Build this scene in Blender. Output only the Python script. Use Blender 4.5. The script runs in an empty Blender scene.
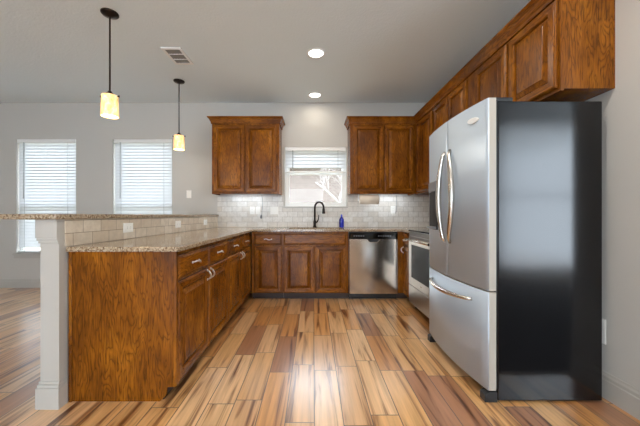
import bpy, bmesh, math, random
from mathutils import Vector, Matrix

random.seed(7)
SC = bpy.context.scene
COL = SC.collection
R = math.radians
PI = math.pi

# ------------------------------------------------------------------ camera, sky, light, exposure
cam_d = bpy.data.cameras.new('camera')
cam = bpy.data.objects.new('camera', cam_d)
COL.objects.link(cam)
cam.location = (0, 0, 1.10)
cam.rotation_euler = (PI / 2, 0, 0)
cam_d.sensor_width = 36.0
cam_d.lens = 290.0 / 640.0 * 36.0
cam_d.shift_x = 6.6 / 640.0
cam_d.shift_y = 1.8 / 640.0
cam_d.clip_start = 0.02
SC.camera = cam

world = bpy.data.worlds.new('sky')
SC.world = world
world.use_nodes = True
wbg = world.node_tree.nodes['Background']
wbg.inputs['Color'].default_value = (0.78, 0.89, 1.0, 1)
wbg.inputs['Strength'].default_value = 7.5

SC.view_settings.view_transform = 'Standard'
SC.view_settings.look = 'None'
SC.view_settings.gamma = 1.0
SC.view_settings.use_curve_mapping = False
SC.view_settings.exposure = 0.15

def area_light(name, loc, rot, sx, sy, power, color=(1, 1, 1), shape='RECTANGLE', portal=False, spread=PI):
    d = bpy.data.lights.new(name, 'AREA')
    d.shape = shape
    d.size = sx
    if shape in ('RECTANGLE', 'ELLIPSE'):
        d.size_y = sy
    d.energy = power
    d.color = color
    d.spread = spread
    if portal:
        d.cycles.is_portal = True
    o = bpy.data.objects.new(name, d)
    o.location = loc
    o.rotation_euler = rot
    COL.objects.link(o)
    return o

YB = 4.38            # kitchen face of the back wall
YR = -1.60           # room face of the rear wall
ZC = 2.794           # ceiling
XR = 1.76            # kitchen right wall
XL = -6.0
XF = 6.0
# windows of the back wall: x0, x1, z0, z1
WIN = [(-4.49, -3.585, 0.52, 2.245), (-3.03, -2.135, 0.52, 2.245), (-0.435, 0.50, 1.215, 2.125)]
# behind the camera: glazed door added for fill light; window inferred from fridge reflection
YR2 = -4.60          # room face of the rear wall behind the kitchen side (the living side stops at YR)
XJ = 2.60            # where the two rear walls join
RWIN = [(-3.6, 0.5, 0.08, 2.35, YR2), (3.2, 4.9, 0.15, 2.70, YR)]
RPOW = [42, 75]
DAY = (0.76, 0.88, 1.0)
# added fill lamps standing in for outdoor light at the rear openings
for (x0, x1, z0, z1, yr), pw in zip(RWIN, RPOW):
    area_light('daylight_fill', ((x0 + x1) / 2, yr - 0.22, (z0 + z1) / 2), (PI / 2, 0, 0), x1 - x0, z1 - z0, pw, DAY)
# ------------------------------------------------------------------ node helpers
def lin(r, g, b):
    f = lambda c: (c / 255 / 12.92) if c / 255 <= 0.04045 else ((c / 255 + 0.055) / 1.055) ** 2.4
    return (f(r), f(g), f(b), 1)

class NT:
    def __init__(self, name):
        self.m = bpy.data.materials.new(name)
        self.m.use_nodes = True
        self.t = self.m.node_tree
        self.n = self.t.nodes
        self.p = self.n['Principled BSDF']
        self.out = self.n['Material Output']
    def node(self, typ, **kw):
        x = self.n.new(typ)
        for k, v in kw.items():
            setattr(x, k, v)
        return x
    def link(self, a, b):
        self.t.links.new(a, b)
    def put(self, sock, v):
        if hasattr(v, 'is_linked') or isinstance(v, bpy.types.NodeSocket):
            self.link(v, sock)
        else:
            sock.default_value = v
    def math(self, op, a, b=0.0, c=None):
        x = self.node('ShaderNodeMath', operation=op)
        self.put(x.inputs[0], a)
        self.put(x.inputs[1], b)
        if c is not None:
            self.put(x.inputs[2], c)
        return x.outputs[0]
    def ramp(self, fac, stops, interp='LINEAR'):
        x = self.node('ShaderNodeValToRGB')
        x.color_ramp.interpolation = interp
        e = x.color_ramp.elements
        while len(e) < len(stops):
            e.new(0.5)
        for k, (pos, c) in enumerate(stops):
            e[k].position = pos
            e[k].color = c
        self.put(x.inputs[0], fac)
        return x.outputs[0]
    def mix(self, fac, a, b, blend='MIX'):
        x = self.node('ShaderNodeMix', data_type='RGBA', blend_type=blend)
        self.put(x.inputs[0], fac)
        self.put(x.inputs[6], a)
        self.put(x.inputs[7], b)
        return x.outputs[2]
    def noise(self, vec, scale, detail=2.0, rough=0.5, dist=0.0):
        x = self.node('ShaderNodeTexNoise')
        if vec is not None:
            self.link(vec, x.inputs['Vector'])
        x.inputs['Scale'].default_value = scale
        x.inputs['Detail'].default_value = detail
        x.inputs['Roughness'].default_value = rough
        x.inputs['Distortion'].default_value = dist
        return x.outputs[0]
    def mapping(self, vec, loc=(0, 0, 0), rot=(0, 0, 0), scale=(1, 1, 1)):
        x = self.node('ShaderNodeMapping')
        self.link(vec, x.inputs[0])
        self.put(x.inputs[1], loc)
        x.inputs[2].default_value = rot
        x.inputs[3].default_value = scale
        return x.outputs[0]
    def objco(self):
        return self.node('ShaderNodeTexCoord').outputs['Object']
    def pos(self):
        return self.node('ShaderNodeNewGeometry').outputs['Position']
    def bump(self, h, strength=0.2, dist=0.01):
        x = self.node('ShaderNodeBump')
        x.inputs['Strength'].default_value = strength
        x.inputs['Distance'].default_value = dist
        self.link(h, x.inputs['Height'])
        self.link(x.outputs[0], self.p.inputs['Normal'])
    def set(self, **kw):
        for k, v in kw.items():
            self.put(self.p.inputs[k.replace('_', ' ')], v)
        return self

def plain(name, col, rough=0.5, metal=0.0, **kw):
    t = NT(name)
    t.set(Base_Color=col, Roughness=rough, Metallic=metal)
    t.set(**kw)
    return t.m

# ------------------------------------------------------------------ materials
def mat_paint(name, col, bump=0.05, scale=90, rough=0.7):
    t = NT(name)
    v = t.pos()
    n = t.noise(v, scale, 3, 0.6)
    big = t.noise(v, 1.3, 2)
    c2 = tuple(min(1, k * 1.05) for k in col[:3]) + (1,)
    t.set(Base_Color=t.mix(big, col, c2), Roughness=rough)
    t.bump(n, bump, 0.01)
    return t.m

M = {}
M['wall'] = mat_paint('wall_paint', lin(193, 190, 184), 0.08, 70)
M['ceiling'] = mat_paint('ceiling_paint', lin(228, 237, 240), 0.35, 55, 0.8)
M['trim'] = mat_paint('trim_paint', lin(182, 178, 171), 0.0, 50, 0.45)
M['white'] = plain('white_vinyl', lin(238, 238, 236), 0.35)
M['plate'] = plain('plate_plastic', lin(240, 238, 232), 0.3)
M['dark_slot'] = plain('dark_slot', lin(30, 28, 26), 0.6)

def mat_floor():
    t = NT('wood_look_plank_tile')
    v = t.pos()
    s = t.node('ShaderNodeSeparateXYZ')
    t.link(v, s.inputs[0])
    W, L = 0.155, 0.592
    u = t.math('DIVIDE', t.math('ADD', s.outputs[0], 10.07), W)
    iu = t.math('FLOOR', u)
    fu = t.math('FRACT', u)
    wn = t.node('ShaderNodeTexWhiteNoise', noise_dimensions='1D')
    t.link(iu, wn.inputs['W'])
    w = t.math('ADD', t.math('DIVIDE', t.math('ADD', s.outputs[1], 12.0), L), t.math('MULTIPLY', wn.outputs[0], 3.0))
    iw = t.math('FLOOR', w)
    fw = t.math('FRACT', w)
    c = t.node('ShaderNodeCombineXYZ')
    t.link(iu, c.inputs[0]); t.link(iw, c.inputs[1])
    rn = t.node('ShaderNodeTexWhiteNoise', noise_dimensions='2D')
    t.link(c.outputs[0], rn.inputs['Vector'])
    rv, rc = rn.outputs[0], rn.outputs[1]
    # grain, shifted for every plank
    off = t.node('ShaderNodeVectorMath', operation='SCALE')
    t.link(rc, off.inputs[0]); off.inputs[3].default_value = 37.0
    vv = t.node('ShaderNodeVectorMath', operation='ADD')
    t.link(v, vv.inputs[0]); t.link(off.outputs[0], vv.inputs[1])
    g1 = t.noise(t.mapping(vv.outputs[0], scale=(19, 1.0, 1)), 1.0, 3, 0.55, 0.8)
    g2 = t.noise(t.mapping(vv.outputs[0], scale=(60, 2.2, 1)), 1.0, 3, 0.6, 0.3)
    base = t.ramp(rv, [(0.0, lin(228, 178, 120)), (0.22, lin(238, 194, 144)), (0.42, lin(212, 152, 92)),
                       (0.58, lin(230, 184, 136)), (0.74, lin(176, 124, 88)), (0.9, lin(226, 168, 106))], 'CONSTANT')
    streak = t.ramp(g1, [(0.32, (0.20, 0.13, 0.10, 1)), (0.39, (0.50, 0.40, 0.33, 1)), (0.45, (0.84, 0.80, 0.75, 1)), (0.54, (1.0, 0.99, 0.97, 1)), (0.70, (1.10, 1.09, 1.06, 1))])
    fine = t.ramp(g2, [(0.3, (0.86, 0.84, 0.82, 1)), (0.6, (1.04, 1.03, 1.02, 1))])
    colr = t.mix(1.0, t.mix(1.0, base, streak, 'MULTIPLY'), fine, 'MULTIPLY')
    # grout
    gx = t.math('MULTIPLY', t.math('MINIMUM', fu, t.math('SUBTRACT', 1.0, fu)), W)
    gy = t.math('MULTIPLY', t.math('MINIMUM', fw, t.math('SUBTRACT', 1.0, fw)), L)
    d = t.math('MINIMUM', gx, gy)
    g = t.math('LESS_THAN', d, 0.0024)
    colr = t.mix(g, colr, lin(62, 46, 36))
    t.set(Base_Color=colr)
    t.set(Roughness=t.math('ADD', t.math('MULTIPLY', g2, 0.10), t.math('ADD', 0.19, t.math('MULTIPLY', g, 0.4))))
    h = t.math('ADD', t.math('MULTIPLY', g2, 0.15), t.math('SUBTRACT', 1.0, g))
    t.bump(h, 0.18, 0.004)
    t.p.inputs['Coat Weight'].default_value = 1.0
    t.p.inputs['Coat IOR'].default_value = 1.75
    t.p.inputs['Coat Roughness'].default_value = 0.28
    return t.m
M['floor'] = mat_floor()

def mat_oak(name, axis, dark=1.0):
    t = NT(name)
    v = t.objco()
    info = t.node('ShaderNodeObjectInfo')
    c = t.node('ShaderNodeCombineXYZ')
    r = t.math('MULTIPLY', info.outputs['Random'], 23.0)
    for k in range(3):
        t.link(r, c.inputs[k])
    vv = t.node('ShaderNodeVectorMath', operation='ADD')
    t.link(v, vv.inputs[0]); t.link(c.outputs[0], vv.inputs[1])
    def sc(a, b):
        q = [a, a, a]; q[axis] = b
        return tuple(q)
    n = t.noise(t.mapping(vv.outputs[0], scale=sc(13, 2.2)), 1.0, 2.0, 0.45, 0.25)
    wob = t.noise(t.mapping(vv.outputs[0], scale=sc(34, 15)), 1.0, 2, 0.6)
    rings = t.math('FRACT', t.math('ADD', t.math('MULTIPLY', n, 15.0), t.math('MULTIPLY', wob, 0.9)))
    ring = t.ramp(rings, [(0.0, (0.36, 0.36, 0.36, 1)), (0.16, (0.75, 0.75, 0.75, 1)), (0.55, (1, 1, 1, 1)), (0.86, (0.8, 0.8, 0.8, 1)), (1.0, (0.30, 0.30, 0.30, 1))])
    pores = t.noise(t.mapping(vv.outputs[0], scale=sc(230, 9)), 1.0, 2, 0.6)
    pr = t.ramp(pores, [(0.36, (0.35, 0.35, 0.35, 1)), (0.5, (1, 1, 1, 1))])
    fac = t.math('MULTIPLY', ring, pr)
    blotch = t.noise(t.mapping(vv.outputs[0], scale=sc(5, 2)), 1.0, 3, 0.6)
    k = dark
    lo = lin(62 * k, 33 * k, 10 * k)
    hi = t.ramp(blotch, [(0.3, lin(98 * k, 53 * k, 10 * k)), (0.52, lin(142 * k, 82 * k, 15 * k)), (0.75, lin(184 * k, 116 * k, 30 * k))])
    t.set(Base_Color=t.mix(fac, lo, hi), Roughness=0.25)
    t.p.inputs['Specular IOR Level'].default_value = 0.20
    t.bump(t.math('MULTIPLY', fac, 1.0), 0.12, 0.002)
    return t.m
M['oak_v'] = mat_oak('stained_oak_upright', 2)
M['oak_x'] = mat_oak('stained_oak_along_x', 0)
M['oak_y'] = mat_oak('stained_oak_along_y', 1)
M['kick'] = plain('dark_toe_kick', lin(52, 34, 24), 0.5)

def mat_tile(name, axis, base, var, grout, W=0.152, H=0.077, zoff=0.914):
    t = NT(name)
    s = t.node('ShaderNodeSeparateXYZ')
    t.link(t.pos(), s.inputs[0])
    v_ = t.math('DIVIDE', t.math('SUBTRACT', s.outputs[2], zoff - 10 * H), H)
    iv = t.math('FLOOR', v_); fv = t.math('FRACT', v_)
    sh = t.math('MULTIPLY', t.math('MODULO', iv, 2.0), 0.5)
    u = t.math('ADD', t.math('DIVIDE', t.math('ADD', s.outputs[axis], 20.0), W), sh)
    iu = t.math('FLOOR', u); fu = t.math('FRACT', u)
    c = t.node('ShaderNodeCombineXYZ')
    t.link(iu, c.inputs[0]); t.link(iv, c.inputs[1])
    rn = t.node('ShaderNodeTexWhiteNoise', noise_dimensions='2D')
    t.link(c.outputs[0], rn.inputs['Vector'])
    n = t.noise(t.pos(), 22, 4, 0.65)
    cc = t.mix(rn.outputs[0], base, var)
    cc = t.mix(t.ramp(n, [(0.35, (0, 0, 0, 1)), (0.7, (0.5, 0.5, 0.5, 1))]), cc, tuple(k * 0.72 for k in var[:3]) + (1,))
    dx = t.math('MULTIPLY', t.math('MINIMUM', fu, t.math('SUBTRACT', 1.0, fu)), W)
    dy = t.math('MULTIPLY', t.math('MINIMUM', fv, t.math('SUBTRACT', 1.0, fv)), H)
    d = t.math('MINIMUM', dx, dy)
    g = t.math('LESS_THAN', d, 0.0019)
    t.set(Base_Color=t.mix(g, cc, grout), Roughness=t.math('ADD', 0.32, t.math('MULTIPLY', g, 0.4)))
    t.bump(t.math('SUBTRACT', 1.0, g), 0.35, 0.003)
    return t.m
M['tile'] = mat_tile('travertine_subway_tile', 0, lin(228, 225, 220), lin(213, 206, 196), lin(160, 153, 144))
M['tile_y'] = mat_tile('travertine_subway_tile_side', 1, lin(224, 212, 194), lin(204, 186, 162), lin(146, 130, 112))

def mat_granite():
    t = NT('speckled_granite')
    v = t.pos()
    vo = t.node('ShaderNodeTexVoronoi')
    t.link(v, vo.inputs['Vector']); vo.inputs['Scale'].default_value = 160
    s = t.node('ShaderNodeSeparateColor')
    t.link(vo.outputs['Color'], s.inputs[0])
    n = t.noise(v, 46, 4, 0.7)
    f = t.math('ADD', t.math('MULTIPLY', s.outputs[0], 0.55), t.math('MULTIPLY', n, 0.55))
    c = t.ramp(f, [(0.22, lin(70, 56, 44)), (0.36, lin(120, 97, 74)), (0.5, lin(154, 132, 106)), (0.68, lin(174, 154, 128)), (0.85, lin(194, 180, 158))])
    t.set(Base_Color=c, Roughness=0.10)
    return t.m
M['granite'] = mat_granite()

def mat_steel(name, col=(0.62, 0.61, 0.60, 1), axis=2, rough=0.28, metal=1.0):
    t = NT(name)
    q = [45, 45, 45]; q[axis] = 0.6
    n = t.noise(t.mapping(t.objco(), scale=tuple(q)), 1.0, 2, 0.6)
    t.set(Base_Color=col, Metallic=metal)
    t.set(Roughness=t.math('ADD', rough - 0.03, t.math('MULTIPLY', n, 0.06)))
    return t.m
M['steel'] = mat_steel('brushed_steel')
M['steel_range'] = mat_steel('brushed_steel_dark', (0.36, 0.325, 0.285, 1), 1, 0.34)
M['steel_dw'] = mat_steel('brushed_steel_warm', (0.60, 0.54, 0.47, 1), 2, 0.15)
M['steel_fridge'] = mat_steel('brushed_steel_grey', (0.47, 0.54, 0.62, 1), 2, 0.48, 0.4)
M['chrome'] = plain('polished_handle_metal', (0.62, 0.58, 0.52, 1), 0.24, 1.0)
M['nickel'] = plain('satin_nickel', (0.72, 0.68, 0.62, 1), 0.28, 1.0)
M['door_edge'] = plain('grey_beige_door_edge', lin(168, 160, 148), 0.5)
M['black_gloss'] = plain('black_glass', lin(14, 14, 15), 0.08)
M['oven_glass'] = plain('dark_oven_glass', lin(10, 10, 10), 0.06)
M['oven_glass'].node_tree.nodes['Principled BSDF'].inputs['Specular IOR Level'].default_value = 0.06
M['oven_glass'].node_tree.nodes['Principled BSDF'].inputs['IOR'].default_value = 1.22
M['black'] = plain('black_plastic', lin(20, 20, 22), 0.35)
M['bronze'] = plain('oil_rubbed_bronze', lin(38, 30, 26), 0.32, 0.6)
def mat_fridge_side():
    t = NT('textured_black_enamel')
    n = t.noise(t.pos(), 260, 2, 0.6)
    t.set(Base_Color=lin(14, 14, 16), Roughness=0.14)
    t.p.inputs['Specular IOR Level'].default_value = 0.42
    t.bump(n, 0.10, 0.0006)
    return t.m
M['fridge_side'] = mat_fridge_side()
M['grey_plastic'] = plain('grey_plastic', lin(120, 124, 130), 0.3)
M['paper'] = plain('beige_paper', lin(234, 222, 205), 0.8)
M['wand'] = plain('grey_cord', lin(150, 152, 155), 0.5)

def mat_glass():
    t = NT('window_glass')
    tr = t.node('ShaderNodeBsdfTransparent')
    gl = t.node('ShaderNodeBsdfGlossy')
    gl.inputs['Roughness'].default_value = 0.02
    mx = t.node('ShaderNodeMixShader')
    mx.inputs[0].default_value = 0.012
    t.link(tr.outputs[0], mx.inputs[1]); t.link(gl.outputs[0], mx.inputs[2])
    t.link(mx.outputs[0], t.out.inputs[0])
    return t.m
M['glass'] = mat_glass()

def mat_slat():
    t = NT('white_blind_slat')
    a = t.node('ShaderNodeBsdfDiffuse'); a.inputs[0].default_value = (0.80, 0.81, 0.82, 1)
    b = t.node('ShaderNodeBsdfTranslucent'); b.inputs[0].default_value = (0.84, 0.85, 0.86, 1)
    mx = t.node('ShaderNodeMixShader'); mx.inputs[0].default_value = 0.55
    t.link(a.outputs[0], mx.inputs[1]); t.link(b.outputs[0], mx.inputs[2])
    t.link(mx.outputs[0], t.out.inputs[0])
    return t.m
M['slat'] = mat_slat()

def mat_emit(name, col, strength):
    t = NT(name)
    t.set(Base_Color=(0.9, 0.9, 0.9, 1))
    t.p.inputs['Emission Color'].default_value = col
    t.p.inputs['Emission Strength'].default_value = strength
    return t.m
M['lens'] = mat_emit('lit_lens', (1.0, 0.95, 0.86, 1), 6.0)
M['strip_lens'] = mat_emit('lit_strip_lens', (0.86, 0.93, 1.0, 1), 3.0)

def mat_shade():
    t = NT('lit_alabaster_shade')
    n = t.noise(t.mapping(t.objco(), scale=(1, 1, 0.6)), 16, 4, 0.6, 1.5)
    c = t.ramp(n, [(0.3, lin(226, 160, 84)), (0.5, lin(250, 214, 150)), (0.7, lin(255, 240, 205))])
    t.set(Base_Color=c, Roughness=0.4)
    t.link(c, t.p.inputs['Emission Color'])
    t.p.inputs['Emission Strength'].default_value = 0.85
    return t.m
M['shade'] = mat_shade()
def mat_blue():
    t = NT('blue_liquid_plastic')
    t.set(Base_Color=lin(28, 48, 190), Roughness=0.15)
    t.p.inputs['Transmission Weight'].default_value = 0.35
    return t.m
M['blue'] = mat_blue()

# ------------------------------------------------------------------ mesh builder
class MB:
    def __init__(self):
        self.bm = bmesh.new()
        self.mi = 0
    def _face(self, vs):
        try:
            f = self.bm.faces.new(vs)
            f.material_index = self.mi
            return f
        except ValueError:
            return None
    def box(self, x0, x1, y0, y1, z0, z1):
        v = [self.bm.verts.new(p) for p in ((x0, y0, z0), (x1, y0, z0), (x1, y1, z0), (x0, y1, z0),
                                            (x0, y0, z1), (x1, y0, z1), (x1, y1, z1), (x0, y1, z1))]
        for f in ((0, 3, 2, 1), (4, 5, 6, 7), (0, 1, 5, 4), (1, 2, 6, 5), (2, 3, 7, 6), (3, 0, 4, 7)):
            self._face([v[k] for k in f])
        return self
    def loops(self, rings, close=True, cap0=True, cap1=True, smooth=False):
        vr = [[self.bm.verts.new(p) for p in r] for r in rings]
        n = len(rings[0])
        for a, b in zip(vr, vr[1:]):
            for k in range(n if close else n - 1):
                f = self._face([a[k], a[(k + 1) % n], b[(k + 1) % n], b[k]])
                if f and smooth:
                    f.smooth = True
        if cap0:
            self._face(list(reversed(vr[0])))
        if cap1:
            self._face(vr[-1])
        return vr
    def lathe(self, cx, cy, prof, seg=24, smooth=True, cap0=True, cap1=True):
        rings = []
        for r, z in prof:
            rings.append([(cx + r * math.cos(2 * PI * k / seg), cy + r * math.sin(2 * PI * k / seg), z) for k in range(seg)])
        self.loops(rings, True, cap0, cap1, smooth)
        return self
    def tube(self, pts, rad, seg=10, smooth=True, flat=1.0):
        pts = [Vector(p) for p in pts]
        rings = []
        up = Vector((0.31, 0.17, 0.93)).normalized()
        prev = None
        for i, p in enumerate(pts):
            d = (pts[min(i + 1, len(pts) - 1)] - pts[max(i - 1, 0)]).normalized()
            if prev is None:
                a = d.cross(up)
                if a.length < 0.05:
                    a = d.cross(Vector((1, 0, 0)))
                a.normalize()
            else:
                a = (prev - d * prev.dot(d)).normalized()
            prev = a
            b = d.cross(a).normalized()
            r = rad[i] if isinstance(rad, (list, tuple)) else rad
            rings.append([tuple(p + a * (r * math.cos(2 * PI * k / seg)) + b * (r * flat * math.sin(2 * PI * k / seg))) for k in range(seg)])
        self.loops(rings, True, True, True, smooth)
        return self
    def prism(self, poly, axis, a0, a1):
        """poly: 2D points in the plane across `axis`, swept from a0 to a1."""
        def P(p, a):
            if axis == 0: return (a, p[0], p[1])
            if axis == 1: return (p[0], a, p[1])
            return (p[0], p[1], a)
        self.loops([[P(p, a0) for p in poly], [P(p, a1) for p in poly]])
        return self
    def grid(self, us, vs, filled, axis, a0, a1):
        """a slab made of the filled cells of a grid: the plane is across `axis`."""
        def P(u, v, a):
            if axis == 0: return (a, u, v)
            if axis == 1: return (u, a, v)
            return (u, v, a)
        cache = {}
        def V(i, j, s):
            k = (i, j, s)
            if k not in cache:
                cache[k] = self.bm.verts.new(P(us[i], vs[j], a1 if s else a0))
            return cache[k]
        nu, nv = len(us) - 1, len(vs) - 1
        F = lambda i, j: 0 <= i < nu and 0 <= j < nv and filled(0.5 * (us[i] + us[i + 1]), 0.5 * (vs[j] + vs[j + 1]))
        for i in range(nu):
            for j in range(nv):
                if not F(i, j):
                    continue
                for s in (0, 1):
                    self._face([V(i, j, s), V(i + 1, j, s), V(i + 1, j + 1, s), V(i, j + 1, s)])
                if not F(i - 1, j): self._face([V(i, j, 0), V(i, j + 1, 0), V(i, j + 1, 1), V(i, j, 1)])
                if not F(i + 1, j): self._face([V(i + 1, j, 0), V(i + 1, j + 1, 0), V(i + 1, j + 1, 1), V(i + 1, j, 1)])
                if not F(i, j - 1): self._face([V(i, j, 0), V(i + 1, j, 0), V(i + 1, j, 1), V(i, j, 1)])
                if not F(i, j + 1): self._face([V(i, j + 1, 0), V(i + 1, j + 1, 0), V(i + 1, j + 1, 1), V(i, j + 1, 1)])
        return self
    def xform(self, mtx):
        bmesh.ops.transform(self.bm, matrix=mtx, verts=self.bm.verts[:])
        return self

def world_loc(o):
    v = Vector((0, 0, 0))
    while o is not None:
        v = v + Vector(o.location)
        o = o.parent
    return v

def obj(name, mb, mats, parent=None, bevel=0.0, seg=2, origin=None):
    """link a builder as ONE mesh object; geometry is given in world coordinates."""
    bm = mb.bm
    bmesh.ops.recalc_face_normals(bm, faces=bm.faces[:])
    base = world_loc(parent) if parent else Vector((0, 0, 0))
    o0 = Vector(origin) if origin is not None else base
    bmesh.ops.translate(bm, vec=-o0, verts=bm.verts[:])
    me = bpy.data.meshes.new(name)
    bm.to_mesh(me)
    bm.free()
    for m in (mats if isinstance(mats, (list, tuple)) else [mats]):
        me.materials.append(M[m] if isinstance(m, str) else m)
    o = bpy.data.objects.new(name, me)
    COL.objects.link(o)
    o.location = o0 - base
    if parent:
        o.parent = parent
    if bevel:
        b = o.modifiers.new('bevel', 'BEVEL')
        b.width = bevel
        b.segments = seg
        b.limit_method = 'ANGLE'
        b.angle_limit = R(40)
    return o

def tag(o, label, cat, group=None, kind=None):
    o['label'] = label
    o['category'] = cat
    if group: o['group'] = group
    if kind: o['kind'] = kind
    return o

def thing(name, loc, label, cat, group=None):
    o = bpy.data.objects.new(name, None)
    o.empty_display_size = 0.05
    COL.objects.link(o)
    o.location = loc
    return tag(o, label, cat, group)

def struct(name, mb, mat, parent=None, bevel=0.0):
    o = obj(name, mb, mat, parent, bevel)
    if parent is None:
        o['kind'] = 'structure'
    return o

def copy_tree(o, parent=None, loc=None):
    c = o.copy()
    COL.objects.link(c)
    c.parent = parent
    if loc is not None:
        c.location = loc
    for ch in list(o.children):
        copy_tree(ch, c)
    return c

# ------------------------------------------------------------------ the room
WT = 0.14
def uniq(a):
    return sorted(set(round(x, 4) for x in a))
def in_any(holes):
    return lambda u, v: not any(h[0] < u < h[1] and h[2] < v < h[3] for h in holes)

struct('floor', MB().box(XL - WT, XF + WT, YR2 - WT, YB + WT, -0.10, 0.0), 'floor')
struct('ceiling', MB().box(XL - WT, XF + WT, YR2 - WT, YB + WT, ZC, ZC + 0.10), 'ceiling')
xs = uniq([XL - WT, XF + WT] + [w[k] for w in WIN for k in (0, 1)])
zs = uniq([0, ZC] + [w[k] for w in WIN for k in (2, 3)])
struct('wall_back', MB().grid(xs, zs, in_any(WIN), 1, YB, YB + WT), 'wall')
for nm, xa, xb, ws in (('wall_rear', XL - WT, XJ + WT, RWIN[:1]), ('wall_entry', XJ + WT, XF + WT, RWIN[1:])):
    xs = uniq([xa, xb] + [w[k] for w in ws for k in (0, 1)])
    zs = uniq([0, ZC] + [w[k] for w in ws for k in (2, 3)])
    struct(nm, MB().grid(xs, zs, in_any(ws), 1, ws[0][4] - WT, ws[0][4]), 'wall')
struct('wall_return', MB().box(XJ, XJ + WT, YR2, YR, 0, ZC), 'wall')
struct('wall_left', MB().box(XL - WT, XL, YR2, YB, 0, ZC), 'wall')
struct('wall_right', MB().box(XR, XR + WT, 1.42, YB, 0, ZC), 'wall')
struct('wall_side', MB().box(XR + WT, XF, 1.42, 1.42 + WT, 0, ZC), 'wall')
struct('wall_far', MB().box(XF, XF + WT, YR, 1.42, 0, ZC), 'wall')

def base_profile(h=0.15, t=0.016):
    return [(0, 0), (t, 0), (t, h - 0.045), (t - 0.004, h - 0.040), (t - 0.004, h - 0.022), (t - 0.009, h - 0.012), (t - 0.011, h), (0, h)]
bp = base_profile(0.135)
struct('baseboard_back', MB().prism([(YB - a, b) for a, b in bp], 0, XL, -1.60), 'trim')
bp = base_profile(0.155)
struct('baseboard_right', MB().prism([(XR - a, b) for a, b in bp], 1, 1.42, 2.55), 'trim')
struct('baseboard_left', MB().prism([(XL + a, b) for a, b in bp], 1, YR2, YB - 0.02), 'trim')
# half wall that carries the bar, with its squared end post
PX0, PX1 = -1.553, -1.447
hw = MB()
hw.box(PX0, PX1, 1.650, YB, 0, 1.074)
struct('wall_half', hw, 'trim')
# trim around the end post: plinth and capital
def wrap(z0, z1, e):
    return (PX0 - e, PX1 + e, 1.650 - e, 1.712 if False else 1.700, z0, z1)
pl = MB()
pl.box(PX0 - 0.017, PX1 + 0.010, 1.650 - 0.016, 1.700, 0, 0.118)
pl.box(PX0 - 0.012, PX1 + 0.007, 1.650 - 0.011, 1.700, 0.118, 0.136)
pl.box(PX0 - 0.007, PX1 + 0.004, 1.650 - 0.006, 1.700, 0.136, 0.152)
struct('trim_1', pl, 'trim', None, 0.003)
cp = MB()
cp.box(PX0 - 0.017, PX1 - 0.001, 1.650 - 0.016, 1.682, 0.968, 1.074)
cp.box(PX0 - 0.013, PX1 - 0.001, 1.650 - 0.012, 1.682, 0.952, 0.968)
cp.box(PX0 - 0.008, PX1 - 0.001, 1.650 - 0.007, 1.682, 0.938, 0.952)
struct('trim_2', cp, 'trim', None, 0.003)
# baseboard on the dining side of the half wall
struct('baseboard_half', MB().prism([(PX0 - a, b) for a, b in base_profile(0.135)], 1, 1.702, YB - 0.02), 'trim')
# tile on the walls
ZT0, ZT1 = 0.914, 1.392
tb = MB()
us = uniq([-1.447, XR - 0.009, WIN[2][0] - 0.02, WIN[2][1] + 0.02])
vs = uniq([ZT0, WIN[2][2] - 0.012, ZT1])
tb.grid(us, vs, lambda u, v: not (WIN[2][0] - 0.02 < u < WIN[2][1] + 0.02 and v > WIN[2][2] - 0.012), 1, YB - 0.009, YB - 0.0002)
struct('wall_tile_back', tb, 'tile')
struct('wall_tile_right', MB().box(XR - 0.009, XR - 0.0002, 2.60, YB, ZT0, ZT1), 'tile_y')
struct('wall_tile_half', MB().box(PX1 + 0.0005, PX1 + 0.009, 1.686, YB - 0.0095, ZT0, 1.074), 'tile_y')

# unseen dark door added behind the camera to darken the dishwasher's reflection
dd = MB().box(XJ - 0.03, XJ - 0.0005, -4.15, -3.05, 0.0, 2.08)
d1 = struct('door_for_reflection', dd, 'oak_v', None, 0.004)
obj('door_handle', MB().tube([(XJ - 0.031, -4.07, 1.0), (XJ - 0.07, -4.07, 1.0), (XJ - 0.075, -3.97, 1.0)], 0.010, 8), 'nickel', d1)

o = obj('dark_reflection_rug', MB().box(1.25, 5.6, -1.35, 1.38, 0.0005, 0.012), plain('dark_rug_pile', lin(52, 44, 38), 0.95))  # unseen; added to keep floor glare out of the refrigerator side
tag(o, 'dark brown rug on the floor of the room behind the right wall', 'rug')

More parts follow.
